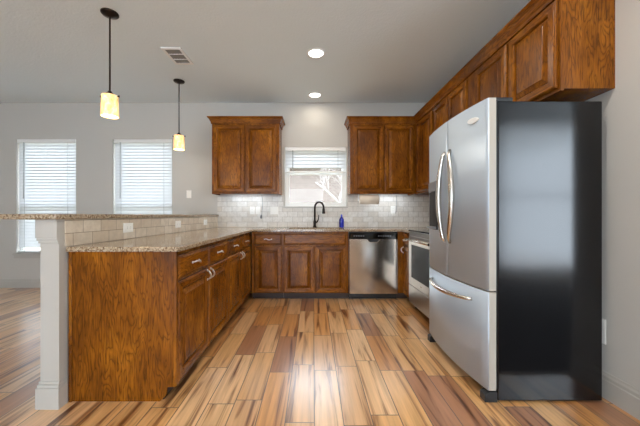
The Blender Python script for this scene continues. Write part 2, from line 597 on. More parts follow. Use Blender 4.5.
# ------------------------------------------------------------------ windows
def window(idx, x0, x1, z0, z1, y0, meet=None, inner=0.018, e=0.020):
    """a vinyl window standing in the opening; y0 is its room-side face."""
    o = MB()
    y1 = y0 + 0.055
    f = inner
    us, vs = uniq([x0, x0 + f, x1 - f, x1]), uniq([z0, z0 + f, z1 - f, z1])
    o.grid(us, vs, lambda u, v: not (x0 + f < u < x1 - f and z0 + f < v < z1 - f), 1, y0, y1)
    w = struct('window_%d' % idx, o, 'white', None, 0.002)
    s = MB()
    a0, a1, b0, b1 = x0 + f + 0.001, x1 - f - 0.001, z0 + f + 0.001, z1 - f - 0.001
    m = meet if meet else (b0 + b1) / 2
    for (q0, q1, dy) in ((b0, m + 0.018, 0.004), (m - 0.018, b1, 0.028)):
        us, vs = uniq([a0, a0 + e, a1 - e, a1]), uniq([q0, q0 + e + 0.008, q1 - e - 0.008, q1])
        s.grid(us, vs, lambda u, v: not (a0 + e < u < a1 - e and q0 + e + 0.008 < v < q1 - e - 0.008), 1, y0 + dy, y0 + dy + 0.022)
    obj('sash', s, 'white', w)
    g = MB()
    g.box(a0 + e, a1 - e, y0 + 0.013, y0 + 0.017, b0 + e, m - 0.01)
    g.box(a0 + e, a1 - e, y0 + 0.037, y0 + 0.041, m + 0.01, b1 - e)
    obj('glass_pane', g, 'glass', w)
    return w
window(1, *WIN[0], YB + 0.064, 1.235)
window(2, *WIN[1], YB + 0.064, 1.235)
window(3, *WIN[2], YB + 0.070, 1.735, 0.036, 0.028)
k = 3
for (x0, x1, z0, z1, yr) in RWIN:  # unseen glazed door added for fill, then the inferred rear window
    k += 1
    window(k, x0, x1, z0, z1, yr - 0.10)
# sills
kk = 2
for (x0, x1, z0, z1) in WIN[:2]:
    kk += 1
    s = MB()
    s.box(x0 - 0.035, x1 + 0.035, YB - 0.028, YB - 0.0005, z0 - 0.020, z0)
    s.box(x0, x1, YB - 0.0005, YB + 0.0635, z0 + 0.0005, z0 + 0.006)
    s.box(x0 - 0.02, x1 + 0.02, YB - 0.014, YB - 0.0005, z0 - 0.075, z0 - 0.0205)
    struct('trim_%d' % kk, s, 'trim', None, 0.003)
x0, x1, z0, z1 = WIN[2]
s = MB()
s.box(x0 - 0.02, x1 + 0.02, YB - 0.020, YB - 0.0005, z0 - 0.012, z0 + 0.010)
s.box(x0 + 0.0005, x1 - 0.0005, YB - 0.0005, YB + 0.0695, z0 + 0.0005, z0 + 0.010)
struct('trim_5', s, 'trim', None, 0.002)

# ------------------------------------------------------------------ blinds
def blind(x0, x1, ztop, zbot, label, pitch=0.0465, tilt=80, depth=0.062, ladders=(0.13, 0.87), wand=True, cordlen=0.9):
    y = YB + 0.034
    t = thing('window_blind', ((x0 + x1) / 2, y, ztop), label, 'blind')
    x0 += 0.010; x1 -= 0.010
    obj('headrail', MB().box(x0, x1, y - 0.030, y + 0.030, ztop - 0.055, ztop - 0.002), 'white', t, 0.002)
    sl = MB()
    z = ztop - 0.075
    c, s_ = math.cos(R(tilt)) * depth / 2, math.sin(R(tilt)) * depth / 2
    th = 0.0013
    while z - s_ > zbot + 0.035:
        # room-side edge low, window-side edge high
        p = [(y - c, z - s_), (y - c * 0.3, z - s_ * 0.3 + 0.003), (y + c * 0.4, z + s_ * 0.4 + 0.003), (y + c, z + s_)]
        q = [(a, b + th * 2) for a, b in reversed(p)]
        sl.prism(p + q, 0, x0 + 0.004, x1 - 0.004)
        # lip strips added so each slat's lower edge reads as a shade line
        for dy in (0.0012, 0.0036):
            sl.box(x0 + 0.004, x1 - 0.004, y - c - dy - 0.0016, y - c - dy, z - s_ - 0.001, z - s_ + 0.011)
        z -= pitch
    obj('slats', sl, 'slat', t)
    obj('bottom_rail', MB().box(x0 + 0.003, x1 - 0.003, y - 0.026, y + 0.026, zbot + 0.004, zbot + 0.026), 'white', t, 0.003)
    for f in ladders:
        xx = x0 + (x1 - x0) * f
        obj('ladder_cord', MB().box(xx - 0.002, xx + 0.002, y - 0.0335, y - 0.0315, zbot + 0.015, ztop - 0.055), 'wand', t)
    if wand:
        xx = x0 + (x1 - x0) * 0.135 - 0.012
        obj('tilt_wand', MB().tube([(xx, y - 0.040, ztop - 0.05), (xx, y - 0.042, ztop - cordlen)], 0.0042, 8), 'wand', t)
    return t
blind(*WIN[0][:2], WIN[0][3], WIN[0][2] + 0.008, 'long white slatted blind in the window nearest the left edge of the photo')
blind(*WIN[1][:2], WIN[1][3], WIN[1][2] + 0.008, 'long white slatted blind in the window behind the far hanging lamp')
blind(*WIN[2][:2], WIN[2][3], 1.735, 'short white blind pulled halfway up over the sink window', 0.052, 79, 0.066, (0.13, 0.87), True, 0.36)

# ------------------------------------------------------------------ cabinets
def frame_map(o, U, N):
    """local (u, n, v) -> world; o is the world origin, U the width direction, N the outward normal."""
    U = Vector(U); N = Vector(N); Z = Vector((0, 0, 1))
    m = Matrix(((U.x, N.x, Z.x, o[0]), (U.y, N.y, Z.y, o[1]), (U.z, N.z, Z.z, o[2]), (0, 0, 0, 1)))
    return m

def rect(i, n, w, h):
    return [(i, n, i), (w - i, n, i), (w - i, n, h - i), (i, n, h - i)]

def front(parent, name, mtx, w, h, hmat, raised=True, stile=0.056, horizontal=False):
    """a door or drawer front; its back lies at local n=0 and its face at n=0.020."""
    mb = MB()
    T = 0.022
    if raised and min(w, h) > 0.18:
        prof = [(0.0, 0.0), (0.0, T - 0.008), (0.003, T - 0.004), (0.008, T - 0.0025), (0.010, T), (stile - 0.010, T), (stile - 0.006, T - 0.003), (stile, T - 0.009), (stile, 0.003)]
        rings = [rect(i, n, w, h) for i, n in prof]
        vr = mb.loops(rings, True, True, True)
        for f in mb.bm.faces:
            c = f.calc_center_median()
            if abs(c.x - w / 2) < w / 2 - stile * 0.75 and (c.z < stile or c.z > h - stile):
                f.material_index = 1
        mb.xform(mtx)
        d = obj(name, mb, [hmat if horizontal else 'oak_v', hmat], parent)
        p = MB()
        i0 = stile
        prof = [(i0 + 0.005, 0.003), (i0 + 0.005, T - 0.0135), (i0 + 0.010, T - 0.0125), (i0 + 0.034, T - 0.003), (i0 + 0.036, T - 0.0005)]
        p.loops([rect(i, n, w, h) for i, n in prof])
        p.xform(mtx)
        obj('raised_panel', p, hmat if horizontal else 'oak_v', d)
    else:
        prof = [(0.0, 0.0), (0.0, T - 0.011), (0.003, T - 0.007), (0.012, T - 0.005), (0.014, T - 0.002), (0.020, T)]
        mb.loops([rect(i, n, w, h) for i, n in prof])
        mb.xform(mtx)
        d = obj(name, mb, hmat, parent)
    return d

def bow_pull(parent, mtx, u, v, length=0.10, vertical=False):
    """a bowed wire pull with two feet and a backplate, on a front."""
    mb = MB()
    T = 0.020
    pts = []
    for k in range(11):
        s = k / 10
        a = (s - 0.5) * length
        n = T + 0.004 + 0.026 * math.sin(PI * s) ** 0.6
        lift = 0.006 * math.sin(2 * PI * s)
        pts.append((u + lift, n, v + a) if vertical else (u + a, n, v + lift))
    mb.tube(pts, [0.0045 + 0.002 * math.sin(PI * k / 10) for k in range(11)], 8)
    for e in (-0.5, 0.5):
        c = (u, v + e * length) if vertical else (u + e * length, v)
        mb.tube([(c[0], T - 0.001, c[1]), (c[0], T + 0.006, c[1])], 0.008, 8)
    mb.xform(mtx)
    return obj('pull', mb, 'nickel', parent)

def carcass(parent, mtx, w, h, dep, toe=0.085, toe_in=0.065, face='oak_v', holes=(), name='body', open_top=True):
    """box of panels with a face frame; local n=0 is the face frame's front."""
    mb = MB()
    t = 0.018
    mb.box(0.0005, t, -dep + 0.004, -0.0205, toe, h)
    mb.box(w - t, w - 0.0005, -dep + 0.004, -0.0205, toe, h)
    mb.box(t, w - t, -dep + 0.004, -0.0205, toe, toe + t)
    mb.box(t, w - t, -dep + 0.004, -dep + 0.004 + 0.010, toe + t, h)
    if not open_top:
        mb.box(t, w - t, -dep + 0.016, -0.0205, h - t, h)
    mb.box(0.0005, w - 0.0005, -0.020, 0.0, toe, h)
    mb.xform(mtx)
    b = obj(name, mb, face, parent)
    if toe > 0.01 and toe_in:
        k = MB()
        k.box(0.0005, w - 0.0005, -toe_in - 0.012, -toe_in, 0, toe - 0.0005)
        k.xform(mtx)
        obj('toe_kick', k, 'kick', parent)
    return b

HB = 0.884           # top of base cabinets
# --- peninsula: two units, two drawers over two doors each; faces look to +x
XP = -0.825          # face frame plane
def penin(y0, w, label, end=False):
    t = thing('base_cabinet', (XP - 0.3, y0 + w / 2, 0), label, 'cabinet', 'base cabinets of the peninsula')
    # local u runs along +y here, normal +x
    m = frame_map((XP, y0, 0), (0, 1, 0), (1, 0, 0))
    carcass(t, m, w, HB, 0.610)
    half = w / 2
    for i in range(2):
        u0 = i * half + 0.006
        fw = half - 0.012
        md = frame_map((XP + 0.0005, y0 + u0, 0.712), (0, 1, 0), (1, 0, 0))
        d = front(t, 'drawer', md, fw, 0.145, 'oak_y', True, 0.030, True) if False else front(t, 'drawer', md, fw, 0.145, 'oak_y', False)
        bow_pull(d, md, fw / 2, 0.072, 0.105)
        md = frame_map((XP + 0.0005, y0 + u0, 0.092), (0, 1, 0), (1, 0, 0))
        d = front(t, 'door', md, fw, 0.604, 'oak_y')
        u = fw - 0.030 if i == 0 else 0.030
        bow_pull(d, md, u, 0.604 - 0.050, 0.070, True)
    if end:
        e = MB()

        # finished end panel with a notch at the toe kick
        poly = [(-1.436, 0), (-0.905, 0), (-0.872, 0.030), (-0.862, 0.085), (-0.826, 0.085), (-0.826, HB), (-1.436, HB)]
        e.prism(poly, 1, 1.708, 1.7275)
        obj('end_panel', e, 'oak_v', t)
        e = MB()
        e.box(-1.4365, -1.418, 1.700, 1.7075, 0.0, HB)
        obj('edge_strip', e, 'oak_v', t, 0.002)
        e = MB()
        e.box(-0.826, -0.806, 1.7085, 1.7275, 0.085, HB)
        obj('corner_stile', e, 'oak_v', t, 0.002)
    return t
PW = 1.006
penin(1.728, PW, 'oak base cabinet at the open end of the peninsula with the big grained end panel', True)
penin(1.728 + PW + 0.001, PW, 'oak base cabinet of the peninsula nearest the corner, two drawers over two doors')

# --- back run; faces look to -y
YF = 3.763
def backrun_map(x, z):
    return frame_map((x, YF - 0.0005, z), (1, 0, 0), (0, -1, 0))
t = thing('base_cabinet', (-0.6, 4.0, 0), 'narrow oak base cabinet in the left corner with one drawer over one door', 'cabinet')
x0, x1 = -0.80, -0.396
carcass(t, frame_map((x0, YF, 0), (1, 0, 0), (0, -1, 0)), x1 - x0, HB, 0.605)
m = backrun_map(-0.762, 0.712); d = front(t, 'drawer', m, 0.352, 0.145, 'oak_x', False); bow_pull(d, m, 0.176, 0.072, 0.09)
m = backrun_map(-0.762, 0.092); d = front(t, 'door', m, 0.352, 0.604, 'oak_x')
t = thing('sink_cabinet', (0.02, 4.0, 0), 'oak sink cabinet under the window with a long false drawer front over two doors', 'cabinet')
x0, x1 = -0.395, 0.455
carcass(t, frame_map((x0, YF, 0), (1, 0, 0), (0, -1, 0)), x1 - x0, HB, 0.605)
m = backrun_map(-0.385, 0.712); front(t, 'false_front', m, 0.810, 0.145, 'oak_x', False)
m = backrun_map(-0.385, 0.092); front(t, 'door', m, 0.397, 0.604, 'oak_x')
m = backrun_map(0.028, 0.092); front(t, 'door', m, 0.397, 0.604, 'oak_x')
# --- corner unit on the right (filler beside the dishwasher, narrow door beside the range)
t = thing('corner_cabinet', (1.45, 4.0, 0), 'oak corner cabinet between the dishwasher and the range with a narrow door', 'cabinet')
c = MB()
c.box(1.096, 1.172, YF, YF + 0.02, 0.085, HB)           # filler facing the room
c.box(1.096, 1.114, YF + 0.0205, YB - 0.03, 0.085, HB)
c.box(1.172, 1.192, 3.478, YF + 0.02, 0.085, HB)        # face frame looking at -x
c.box(1.193, XR - 0.02, 3.478, 3.496, 0.085, HB)
c.box(1.115, XR - 0.02, 3.78, YB - 0.03, 0.085, 0.103)
obj('body', c, 'oak_v', t)
c = MB()
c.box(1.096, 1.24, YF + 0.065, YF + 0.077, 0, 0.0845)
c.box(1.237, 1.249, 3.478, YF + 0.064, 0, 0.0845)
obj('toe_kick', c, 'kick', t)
m = frame_map((1.1715, 3.735, 0.092), (0, -1, 0), (-1, 0, 0)); d = front(t, 'door', m, 0.235, 0.604, 'oak_y', True, 0.05)
bow_pull(d, m, 0.030, 0.56, 0.07, True)
m = frame_map((1.1715, 3.735, 0.712), (0, -1, 0), (-1, 0, 0)); d = front(t, 'drawer', m, 0.235, 0.145, 'oak_y', False)
bow_pull(d, m, 0.117, 0.072, 0.07)

# --- countertop with the sink cut-out
SX0, SX1, SY0, SY1 = -0.34, 0.40, 3.82, 4.20
cx = uniq([-1.437, -0.780, SX0, SX1, 1.125, XR - 0.0095])
cy = uniq([1.683, 3.478, 3.718, SY0, SY1, YB - 0.0095])
def counter_fill(u, v):
    if SX0 < u < SX1 and SY0 < v < SY1: return False
    if u < -0.780: return True
    if v > 3.718: return True
    return u > 1.125 and v > 3.478
o = obj('countertop', MB().grid(cx, cy, counter_fill, 2, HB + 0.0005, 0.9135), 'granite', None, 0.004)
tag(o, 'speckled beige granite countertop running round the base cabinets', 'countertop')
o = obj('bar_top', MB().box(-1.87, -1.424, 1.600, YB - 0.001, 1.0745, 1.1045), 'granite', None, 0.005)
tag(o, 'raised speckled granite bar top on the half wall, at eye level', 'bar top')

# --- sink
sk = MB()
g = 0.004
rings = []
def rr(x0, x1, y0, y1, z): return [(x0, y0, z), (x1, y0, z), (x1, y1, z), (x0, y1, z)]
b = [rr(SX0 + g, SX1 - g, SY0 + g, SY1 - g, 0.886), rr(SX0 + g + 0.012, SX1 - g - 0.012, SY0 + g + 0.012, SY1 - g - 0.012, 0.886),
     rr(SX0 + 0.03, SX1 - 0.03, SY0 + 0.03, SY1 - 0.03, 0.735), rr(SX0 + 0.022, SX1 - 0.022, SY0 + 0.022, SY1 - 0.022, 0.730),
     rr(SX0 + g, SX1 - g, SY0 + g, SY1 - g, 0.880)]
sk.loops(b[:3], True, False, True)
sk.loops([b[0], b[4], b[3]], True, False, True)
o = thing('kitchen_sink', (0.03, 4.01, 0.73), 'steel kitchen sink sunk in the counter below the window', 'sink')
obj('basin', sk, 'steel', o)
obj('drain', MB().lathe(0.03, 4.01, [(0.045, 0.7355), (0.045, 0.7375), (0.03, 0.7378)], 20), 'chrome', o)

# --- faucet
t = thing('faucet', (0.02, 4.29, 0.9135), 'dark bronze gooseneck faucet standing behind the sink', 'faucet')
obj('base', MB().lathe(0.02, 4.29, [(0.030, 0.914), (0.030, 0.922), (0.022, 0.934), (0.019, 0.96), (0.021, 1.00), (0.017, 1.02), (0.014, 1.03)], 20), 'bronze', t)
pts = [(0.02, 4.29, 1.02), (0.02, 4.29, 1.20)]
dirx, diry = 0.72, -0.69
rad = 0.088
for k in range(1, 13):
    a = PI * k / 12
    q = rad * (1 - math.cos(a))
    pts.append((0.02 + dirx * q, 4.29 + diry * q, 1.20 + rad * math.sin(a)))
e = pts[-1]
obj('spout', MB().tube(pts, 0.0145, 12), 'bronze', t)
obj('spray_head', MB().tube([(e[0], e[1], e[2] + 0.006), (e[0], e[1], e[2] - 0.02), (e[0], e[1], e[2] - 0.075), (e[0], e[1], e[2] - 0.085)], [0.014, 0.019, 0.023, 0.019], 14), 'bronze', t)
obj('lever', MB().tube([(0.035, 4.285, 0.985), (0.058, 4.27, 1.00), (0.072, 4.262, 1.03), (0.080, 4.258, 1.10)], [0.010, 0.012, 0.009, 0.006], 10), 'bronze', t)

# --- soap bottle
t = thing('soap_bottle', (0.415, 4.27, 0.9135), 'small deep blue dish soap bottle on the counter right of the faucet', 'bottle')
rings = []
for z, a, bq in ((0.9145, 0.031, 0.020), (0.920, 0.036, 0.024), (0.99, 0.037, 0.025), (1.03, 0.035, 0.024), (1.055, 0.022, 0.018), (1.065, 0.013, 0.013), (1.075, 0.013, 0.013)):
    rings.append([(0.415 + a * math.cos(2 * PI * k / 20), 4.27 + bq * math.sin(2 * PI * k / 20), z) for k in range(20)])
mb = MB(); mb.loops(rings, smooth=True)
obj('bottle_body', mb, 'blue', t)
obj('cap', MB().lathe(0.415, 4.27, [(0.015, 1.0755), (0.015, 1.092), (0.008, 1.096), (0.007, 1.108)], 16), plain('blue_cap', lin(70, 90, 200), 0.4), t)

# ------------------------------------------------------------------ wall cabinets
ZU0, ZU1 = 1.392, 2.415
def crown_prof(d0=0.0):
    # (outward, height) from the top of the cabinet face
    return [(0.0, -0.035), (0.012, -0.035), (0.014, -0.012), (0.022, 0.0), (0.030, 0.020), (0.044, 0.036), (0.052, 0.040), (0.052, 0.054), (0.0, 0.054)]
def wall_cab(x0, x1, label, doors):
    t = thing('wall_cabinet', ((x0 + x1) / 2, YB - 0.16, ZU0), label, 'cabinet')
    YU = 4.070
    mb = MB()
    mb.box(x0, x1, YU, YB - 0.0005, ZU0 + 0.050, ZU1)
    mb.box(x0, x1, YU - 0.0005, YU + 0.02, ZU0, ZU0 + 0.0495)
    mb.box(x0, x0 + 0.018, YU + 0.0205, YB - 0.0005, ZU0, ZU0 + 0.0495)
    mb.box(x1 - 0.018, x1, YU + 0.0205, YB - 0.0005, ZU0, ZU0 + 0.0495)
    obj('body', mb, 'oak_v', t, 0.0015)
    for (a, b) in doors:
        m = frame_map((a, YU - 0.001, ZU0 + 0.022), (1, 0, 0), (0, -1, 0))
        front(t, 'door', m, b - a, ZU1 - ZU0 - 0.085, 'oak_x', True, 0.058)
    return t, YU
t, YU = wall_cab(-1.425, -0.478, 'oak wall cabinet left of the sink window with two tall raised panel doors', [(-1.395, -0.965), (-0.945, -0.520)])
def crown_ring(x0, x1, y0, y1, wall_left=True, wall_right=True):
    """crown around a cabinet top: rings of rectangles growing outward."""
    mb = MB()
    rings = []
    for a, z in crown_prof()[:-1]:
        rings.append([(x0 - a, y1, ZU1 + z), (x0 - a, y0 - a, ZU1 + z), (x1 + a, y0 - a, ZU1 + z), (x1 + a, y1, ZU1 + z)])
    mb.loops(rings, True, True, True)
    return mb
mb = MB()
def crown_strip(mb, path):
    """path: list of (x, y, outx, outy) corner points with outward offset directions (mitred)."""
    prof = crown_prof()
    rings = []
    for (x, y, ox, oy) in path:
        rings.append([(x + ox * a, y + oy * a, ZU1 + z) for a, z in prof])
    mb.loops(rings)
    return mb
crown_strip(mb, [(-1.4255, YB - 0.001, -1, 0), (-1.4255, YU - 0.0005, -1, -1), (-0.4775, YU - 0.0005, 1, -1), (-0.4775, YB - 0.001, 1, 0)])
obj('crown', mb, 'oak_x', t)

XU = 1.440           # face frame plane of the right run wall cabinets (doors stand proud by 0.02)
t, YU = wall_cab(0.515, XU - 0.002, 'oak wall cabinet right of the sink window with two tall raised panel doors', [(0.56, 0.985), (1.00, 1.405)])
# right run: faces look to -x
def right_cab(y0, y1, z0, label, doors, end=False):
    t = thing('wall_cabinet', (1.6, (y0 + y1) / 2, z0), label, 'cabinet')
    mb = MB()
    mb.box(XU, XR - 0.0005, y0, y1, z0 + 0.012, ZU1)
    mb.box(XU - 0.0, XU + 0.02, y0, y1, z0, z0 + 0.0115)
    obj('body', mb, 'oak_v', t, 0.0015)
    for (a, b) in doors:
        m = frame_map((XU - 0.001, b, z0 + 0.022), (0, -1, 0), (-1, 0, 0))
        front(t, 'door', m, b - a, ZU1 - z0 - 0.075, 'oak_y', True, 0.058)
    return t
right_cab(3.470, YB - 0.001, ZU0, 'oak corner wall cabinet on the right wall with one tall door', [(3.50, 4.02)])
right_cab(2.680, 3.469, 1.80, 'short oak wall cabinet above the range with two doors', [(2.705, 3.065), (3.085, 3.445)])
right_cab(1.690, 2.679, 1.825, 'oak wall cabinet above the refrigerator with plain grained end panel', [(1.705, 2.115), (2.145, 2.555)])
mb = MB()
crown_strip(mb, [(0.5145, YB - 0.001, -1, 0), (0.5145, YU - 0.0005, -1, -1), (XU - 0.0005, YU - 0.0005, -1, -1), (XU - 0.0005, 1.6895, -1, -1), (XR - 0.001, 1.6895, 0, -1)])
o = obj('crown_molding', mb, 'oak_y')
tag(o, 'stepped oak crown molding along the top of the right-hand wall cabinets', 'molding')

# ------------------------------------------------------------------ dishwasher
DX0, DX1 = 0.4575, 1.0935
t = thing('dishwasher', ((DX0 + DX1) / 2, 4.0, 0), 'stainless steel dishwasher with black control strip right of the sink cabinet', 'dishwasher')
YD = 3.738
mb = MB()
mb.box(DX0 + 0.004, DX1 - 0.004, YD + 0.030, YB - 0.05, 0.085, 0.880)
obj('tub', mb, 'black', t)
# door with the scooped grip in its top edge
mb = MB()
cx_ = (DX0 + DX1) / 2 + 0.0
top = 0.785
poly = [(DX0 + 0.006, 0.082), (DX1 - 0.006, 0.082), (DX1 - 0.006, top)]
for k in range(13):
    s = k / 12
    xx = cx_ + 0.085 - 0.17 * s
    dd = 0.036 * min(1.0, math.sin(PI * s) * 1.6) ** 0.9
    poly.append((xx, top - dd))
poly.append((DX0 + 0.006, top))
mb.prism(poly, 1, YD, YD + 0.028)
obj('door', mb, 'steel_dw', t, 0.002)
mb = MB()
mb.tube([(cx_ - 0.085 + 0.17 * k / 12, YD - 0.001, top - 0.003 - 0.036 * min(1.0, math.sin(PI * k / 12) * 1.6) ** 0.9) for k in range(13)], 0.0042, 8)
obj('grip_lip', mb, 'chrome', t)
cpn = obj('control_strip', MB().box(DX0 + 0.006, DX1 - 0.006, YD + 0.002, YD + 0.029, top + 0.001, 0.868), 'black_gloss', t, 0.003)
for k in range(5):
    xx = DX0 + 0.06 + k * 0.030
    obj('button', MB().box(xx, xx + 0.018, YD - 0.0005, YD + 0.0015, 0.822, 0.832), 'grey_plastic', cpn)
for k in range(6):
    xx = cx_ + 0.06 + k * 0.030
    obj('button', MB().box(xx, xx + 0.016, YD - 0.0005, YD + 0.0015, 0.822, 0.832), 'grey_plastic', cpn)
obj('toe_kick', MB().box(DX0 + 0.004, DX1 - 0.004, YD + 0.070, YD + 0.082, 0.0, 0.0815), 'black', t)
obj('badge', MB().lathe(0, 0, [(0.012, 0), (0.012, 0.0015)], 16).xform(Matrix.Translation((cx_ - 0.02, YD - 0.0002, 0.24)) @ Matrix.Rotation(PI / 2, 4, 'X')), 'chrome', t)

# ------------------------------------------------------------------ range
RY0, RY1 = 2.690, 3.4685
RX = 1.140
t = thing('kitchen_range', (1.45, (RY0 + RY1) / 2, 0), 'stainless steel kitchen range beyond the refrigerator with dark oven window', 'range')
obj('body', MB().box(RX + 0.045, XR - 0.016, RY0, RY1, 0.05, 0.905), 'black', t)
obj('cooktop', MB().box(RX - 0.002, XR - 0.09, RY0, RY1, 0.906, 0.925), 'black_gloss', t, 0.004)
bkp = MB().box(XR - 0.088, XR - 0.016, RY0, RY1, 0.906, 1.06)
obj('back_guard', bkp, 'steel', t, 0.006)
for (bx, by, br) in ((1.30, 2.88, 0.095), (1.30, 3.28, 0.075), (1.54, 2.88, 0.075), (1.54, 3.28, 0.095)):
    obj('burner', MB().lathe(bx, by, [(br, 0.9251), (br, 0.9258), (br - 0.006, 0.9258), (br - 0.006, 0.9252)], 28, True, False, False), 'grey_plastic', t)
obj('front_panel', MB().box(RX + 0.004, RX + 0.044, RY0 + 0.002, RY1 - 0.002, 0.855, 0.904), 'steel_range', t, 0.003)
dr = MB()
ys, zs = uniq([RY0 + 0.004, RY0 + 0.085, RY1 - 0.085, RY1 - 0.004]), uniq([0.285, 0.375, 0.755, 0.852])
dr.grid(ys, zs, lambda u, v: not (RY0 + 0.085 < u < RY1 - 0.085 and 0.375 < v < 0.755), 0, RX, RX + 0.042)
d = obj('oven_door', dr, 'steel_range', t, 0.003)
obj('oven_window', MB().box(RX + 0.002, RX + 0.030, RY0 + 0.0855, RY1 - 0.0855, 0.3755, 0.7545), 'oven_glass', d)
hd = MB()
hd.tube([(RX - 0.050, RY0 + 0.05, 0.815), (RX - 0.052, RY1 - 0.05, 0.815)], 0.013, 12)
for yy in (RY0 + 0.09, RY1 - 0.09):
    hd.tube([(RX + 0.001, yy, 0.815), (RX - 0.050, yy, 0.815)], 0.010, 8)
obj('handle', hd, 'chrome', d)
obj('drawer', MB().box(RX, RX + 0.042, RY0 + 0.004, RY1 - 0.004, 0.075, 0.278), 'steel_range', t, 0.004)
obj('badge', MB().box(RX - 0.0012, RX - 0.0002, 3.05, 3.10, 0.325, 0.337), 'chrome', d)
for yy in (RY0 + 0.05, RY1 - 0.05):
    for xx in (RX + 0.08, XR - 0.06):
        obj('foot', MB().lathe(xx, yy, [(0.018, 0.0), (0.018, 0.02), (0.010, 0.022), (0.010, 0.0495)], 12), 'black', t)

# ------------------------------------------------------------------ refrigerator
FY0, FY1 = 1.695, 2.560
t = thing('refrigerator', (1.4, 2.12, 0), 'tall stainless french door refrigerator with glossy black side on the right', 'refrigerator')
obj('case', MB().box(1.078, 1.69, FY0, FY1, 0.012, 1.765), 'fridge_side', t, 0.006, 3)
def bow_x(y):
    s = (y - (FY0 + FY1) / 2) / ((FY1 - FY0) / 2)
    return 1.022 - 0.040 * (1 - s * s)
def bowed(y0, y1, z0, z1, xb=1.068, n=14, edge=0.006):
    """a door slab with a convex front; returns front mesh (slot 0) with edges in slot 1."""
    mb = MB()
    pts = []
    ys = [y0 + (y1 - y0) * k / n for k in range(n + 1)]
    frontp = [(bow_x(y), y) for y in ys]
    frontp[0] = (frontp[0][0] + edge, frontp[0][1]); frontp[-1] = (frontp[-1][0] + edge, frontp[-1][1])
    frontp.insert(1, (bow_x(y0 + edge), y0 + edge)); frontp.insert(-1, (bow_x(y1 - edge), y1 - edge))
    poly = [(xb, y0)] + frontp + [(xb, y1)]
    vr = mb.loops([[(p[0], p[1], z0) for p in poly], [(p[0], p[1], z1) for p in poly]])
    for f in mb.bm.faces:
        nrm = f.normal if f.normal.length > 0 else None
        f.normal_update()
        if abs(f.normal.x) < 0.35:
            f.material_index = 1
        elif abs(f.normal.z) < 0.1:
            f.smooth = True
    return mb
ZS = 0.650
YM = (FY0 + FY1) / 2
dn = obj('door', bowed(FY0, YM - 0.002, ZS + 0.004, 1.785), ['steel_fridge', 'door_edge'], t)
df = obj('door', bowed(YM + 0.002, FY1, ZS + 0.004, 1.785), ['steel_fridge', 'door_edge'], t)
fz = obj('freezer_drawer', bowed(FY0, FY1, 0.072, ZS - 0.004), ['steel_fridge', 'door_edge'], t)
obj('gasket', MB().box(1.0685, 1.0775, FY0 + 0.004, FY1 - 0.004, 0.08, 1.76), 'black', t)
# upright arched handles, either side of the seam
def arch(y, side, bulge):
    pts, rr_ = [], []
    n = 20
    z0, z1 = 0.90, 1.565
    x0 = bow_x(y)
    for k in range(n + 1):
        s = k / n
        b = math.sin(PI * s)
        pts.append((x0 - 0.008 - 0.022 * b ** 0.5, y + side * bulge * b, z0 + (z1 - z0) * s))
        rr_.append(0.012 + 0.008 * b)
    pts[0] = (x0 + 0.001, y, z0); pts[-1] = (x0 + 0.001, y, z1)
    return MB().tube(pts, rr_, 14)
obj('handle', arch(YM - 0.045, -1, 0.080), 'chrome', dn)
obj('handle', arch(YM + 0.034, 1, 0.050), 'chrome', df)
# freezer handle, bowed
pts, rr_ = [], []
for k in range(21):
    s = k / 20
    y = FY0 + 0.13 + (FY1 - FY0 - 0.26) * s
    b = math.sin(PI * s)
    pts.append((bow_x(y) - 0.004 - 0.052 * b ** 0.45, y, 0.570 - 0.012 * b)); rr_.append(0.011 + 0.006 * b)
obj('handle', MB().tube(pts, rr_, 14), 'chrome', fz)
# water and ice dispenser on the far door
dp = MB()
y0, y1 = 2.300, 2.500
def bplate(y0, y1, z0, z1, off, thick):
    mb = MB()
    n = 8
    ys = [y0 + (y1 - y0) * k / n for k in range(n + 1)]
    poly = [(bow_x(y) - off, y) for y in ys] + [(bow_x(y) - off + thick, y) for y in reversed(ys)]
    mb.prism(poly, 2, z0, z1)
    return mb
dsp = obj('dispenser', bplate(y0, y1, 0.98, 1.29, 0.012, 0.0115), 'dark_slot', df, 0.003)
dsp2 = obj('dispenser', bplate(y0, y1, 1.292, 1.37, 0.020, 0.0195), 'grey_plastic', df, 0.004)
dsp['label'] = 'black dispenser recess'
dsp2['label'] = 'grey dispenser control head'
obj('drip_tray', bplate(y0 + 0.01, y1 - 0.01, 0.985, 1.005, 0.040, 0.0295), 'grey_plastic', dsp, 0.003)
bg = MB()
bg.loops([[(bow_x(1.82 + a * math.cos(2 * PI * k / 24)) - n, 1.82 + a * math.cos(2 * PI * k / 24), 1.690 + b * math.sin(2 * PI * k / 24) + 0.10 * a * math.cos(2 * PI * k / 24)) for k in range(24)]
          for a, b, n in ((0.052, 0.018, -0.001), (0.052, 0.018, 0.003), (0.046, 0.014, 0.005))])
obj('badge', bg, 'white', dn)
# hinge covers and feet
for (yy0, yy1) in ((FY0 + 0.004, FY0 + 0.075), (FY1 - 0.075, FY1 - 0.004)):
    obj('hinge_cover', MB().box(1.0695, 1.17, yy0, yy1, 1.7655, 1.790), 'black', t, 0.005)
obj('kick_grille', MB().box(1.060, 1.0765, FY0 + 0.02, FY1 - 0.02, 0.018, 0.069), 'black', t)
for yy in (FY0 + 0.030, FY1 - 0.030):
    fb = MB()
    fb.prism([(1.005, 0.0), (1.078, 0.0), (1.078, 0.060), (1.030, 0.060), (1.005, 0.045)], 1, yy - 0.028, yy + 0.028)
    obj('foot', fb, 'black', t, 0.004)
for yy in (FY0 + 0.05, FY1 - 0.05):
    obj('roller', MB().lathe(1.60, yy, [(0.02, 0.0), (0.02, 0.0115)], 12), 'black', t)

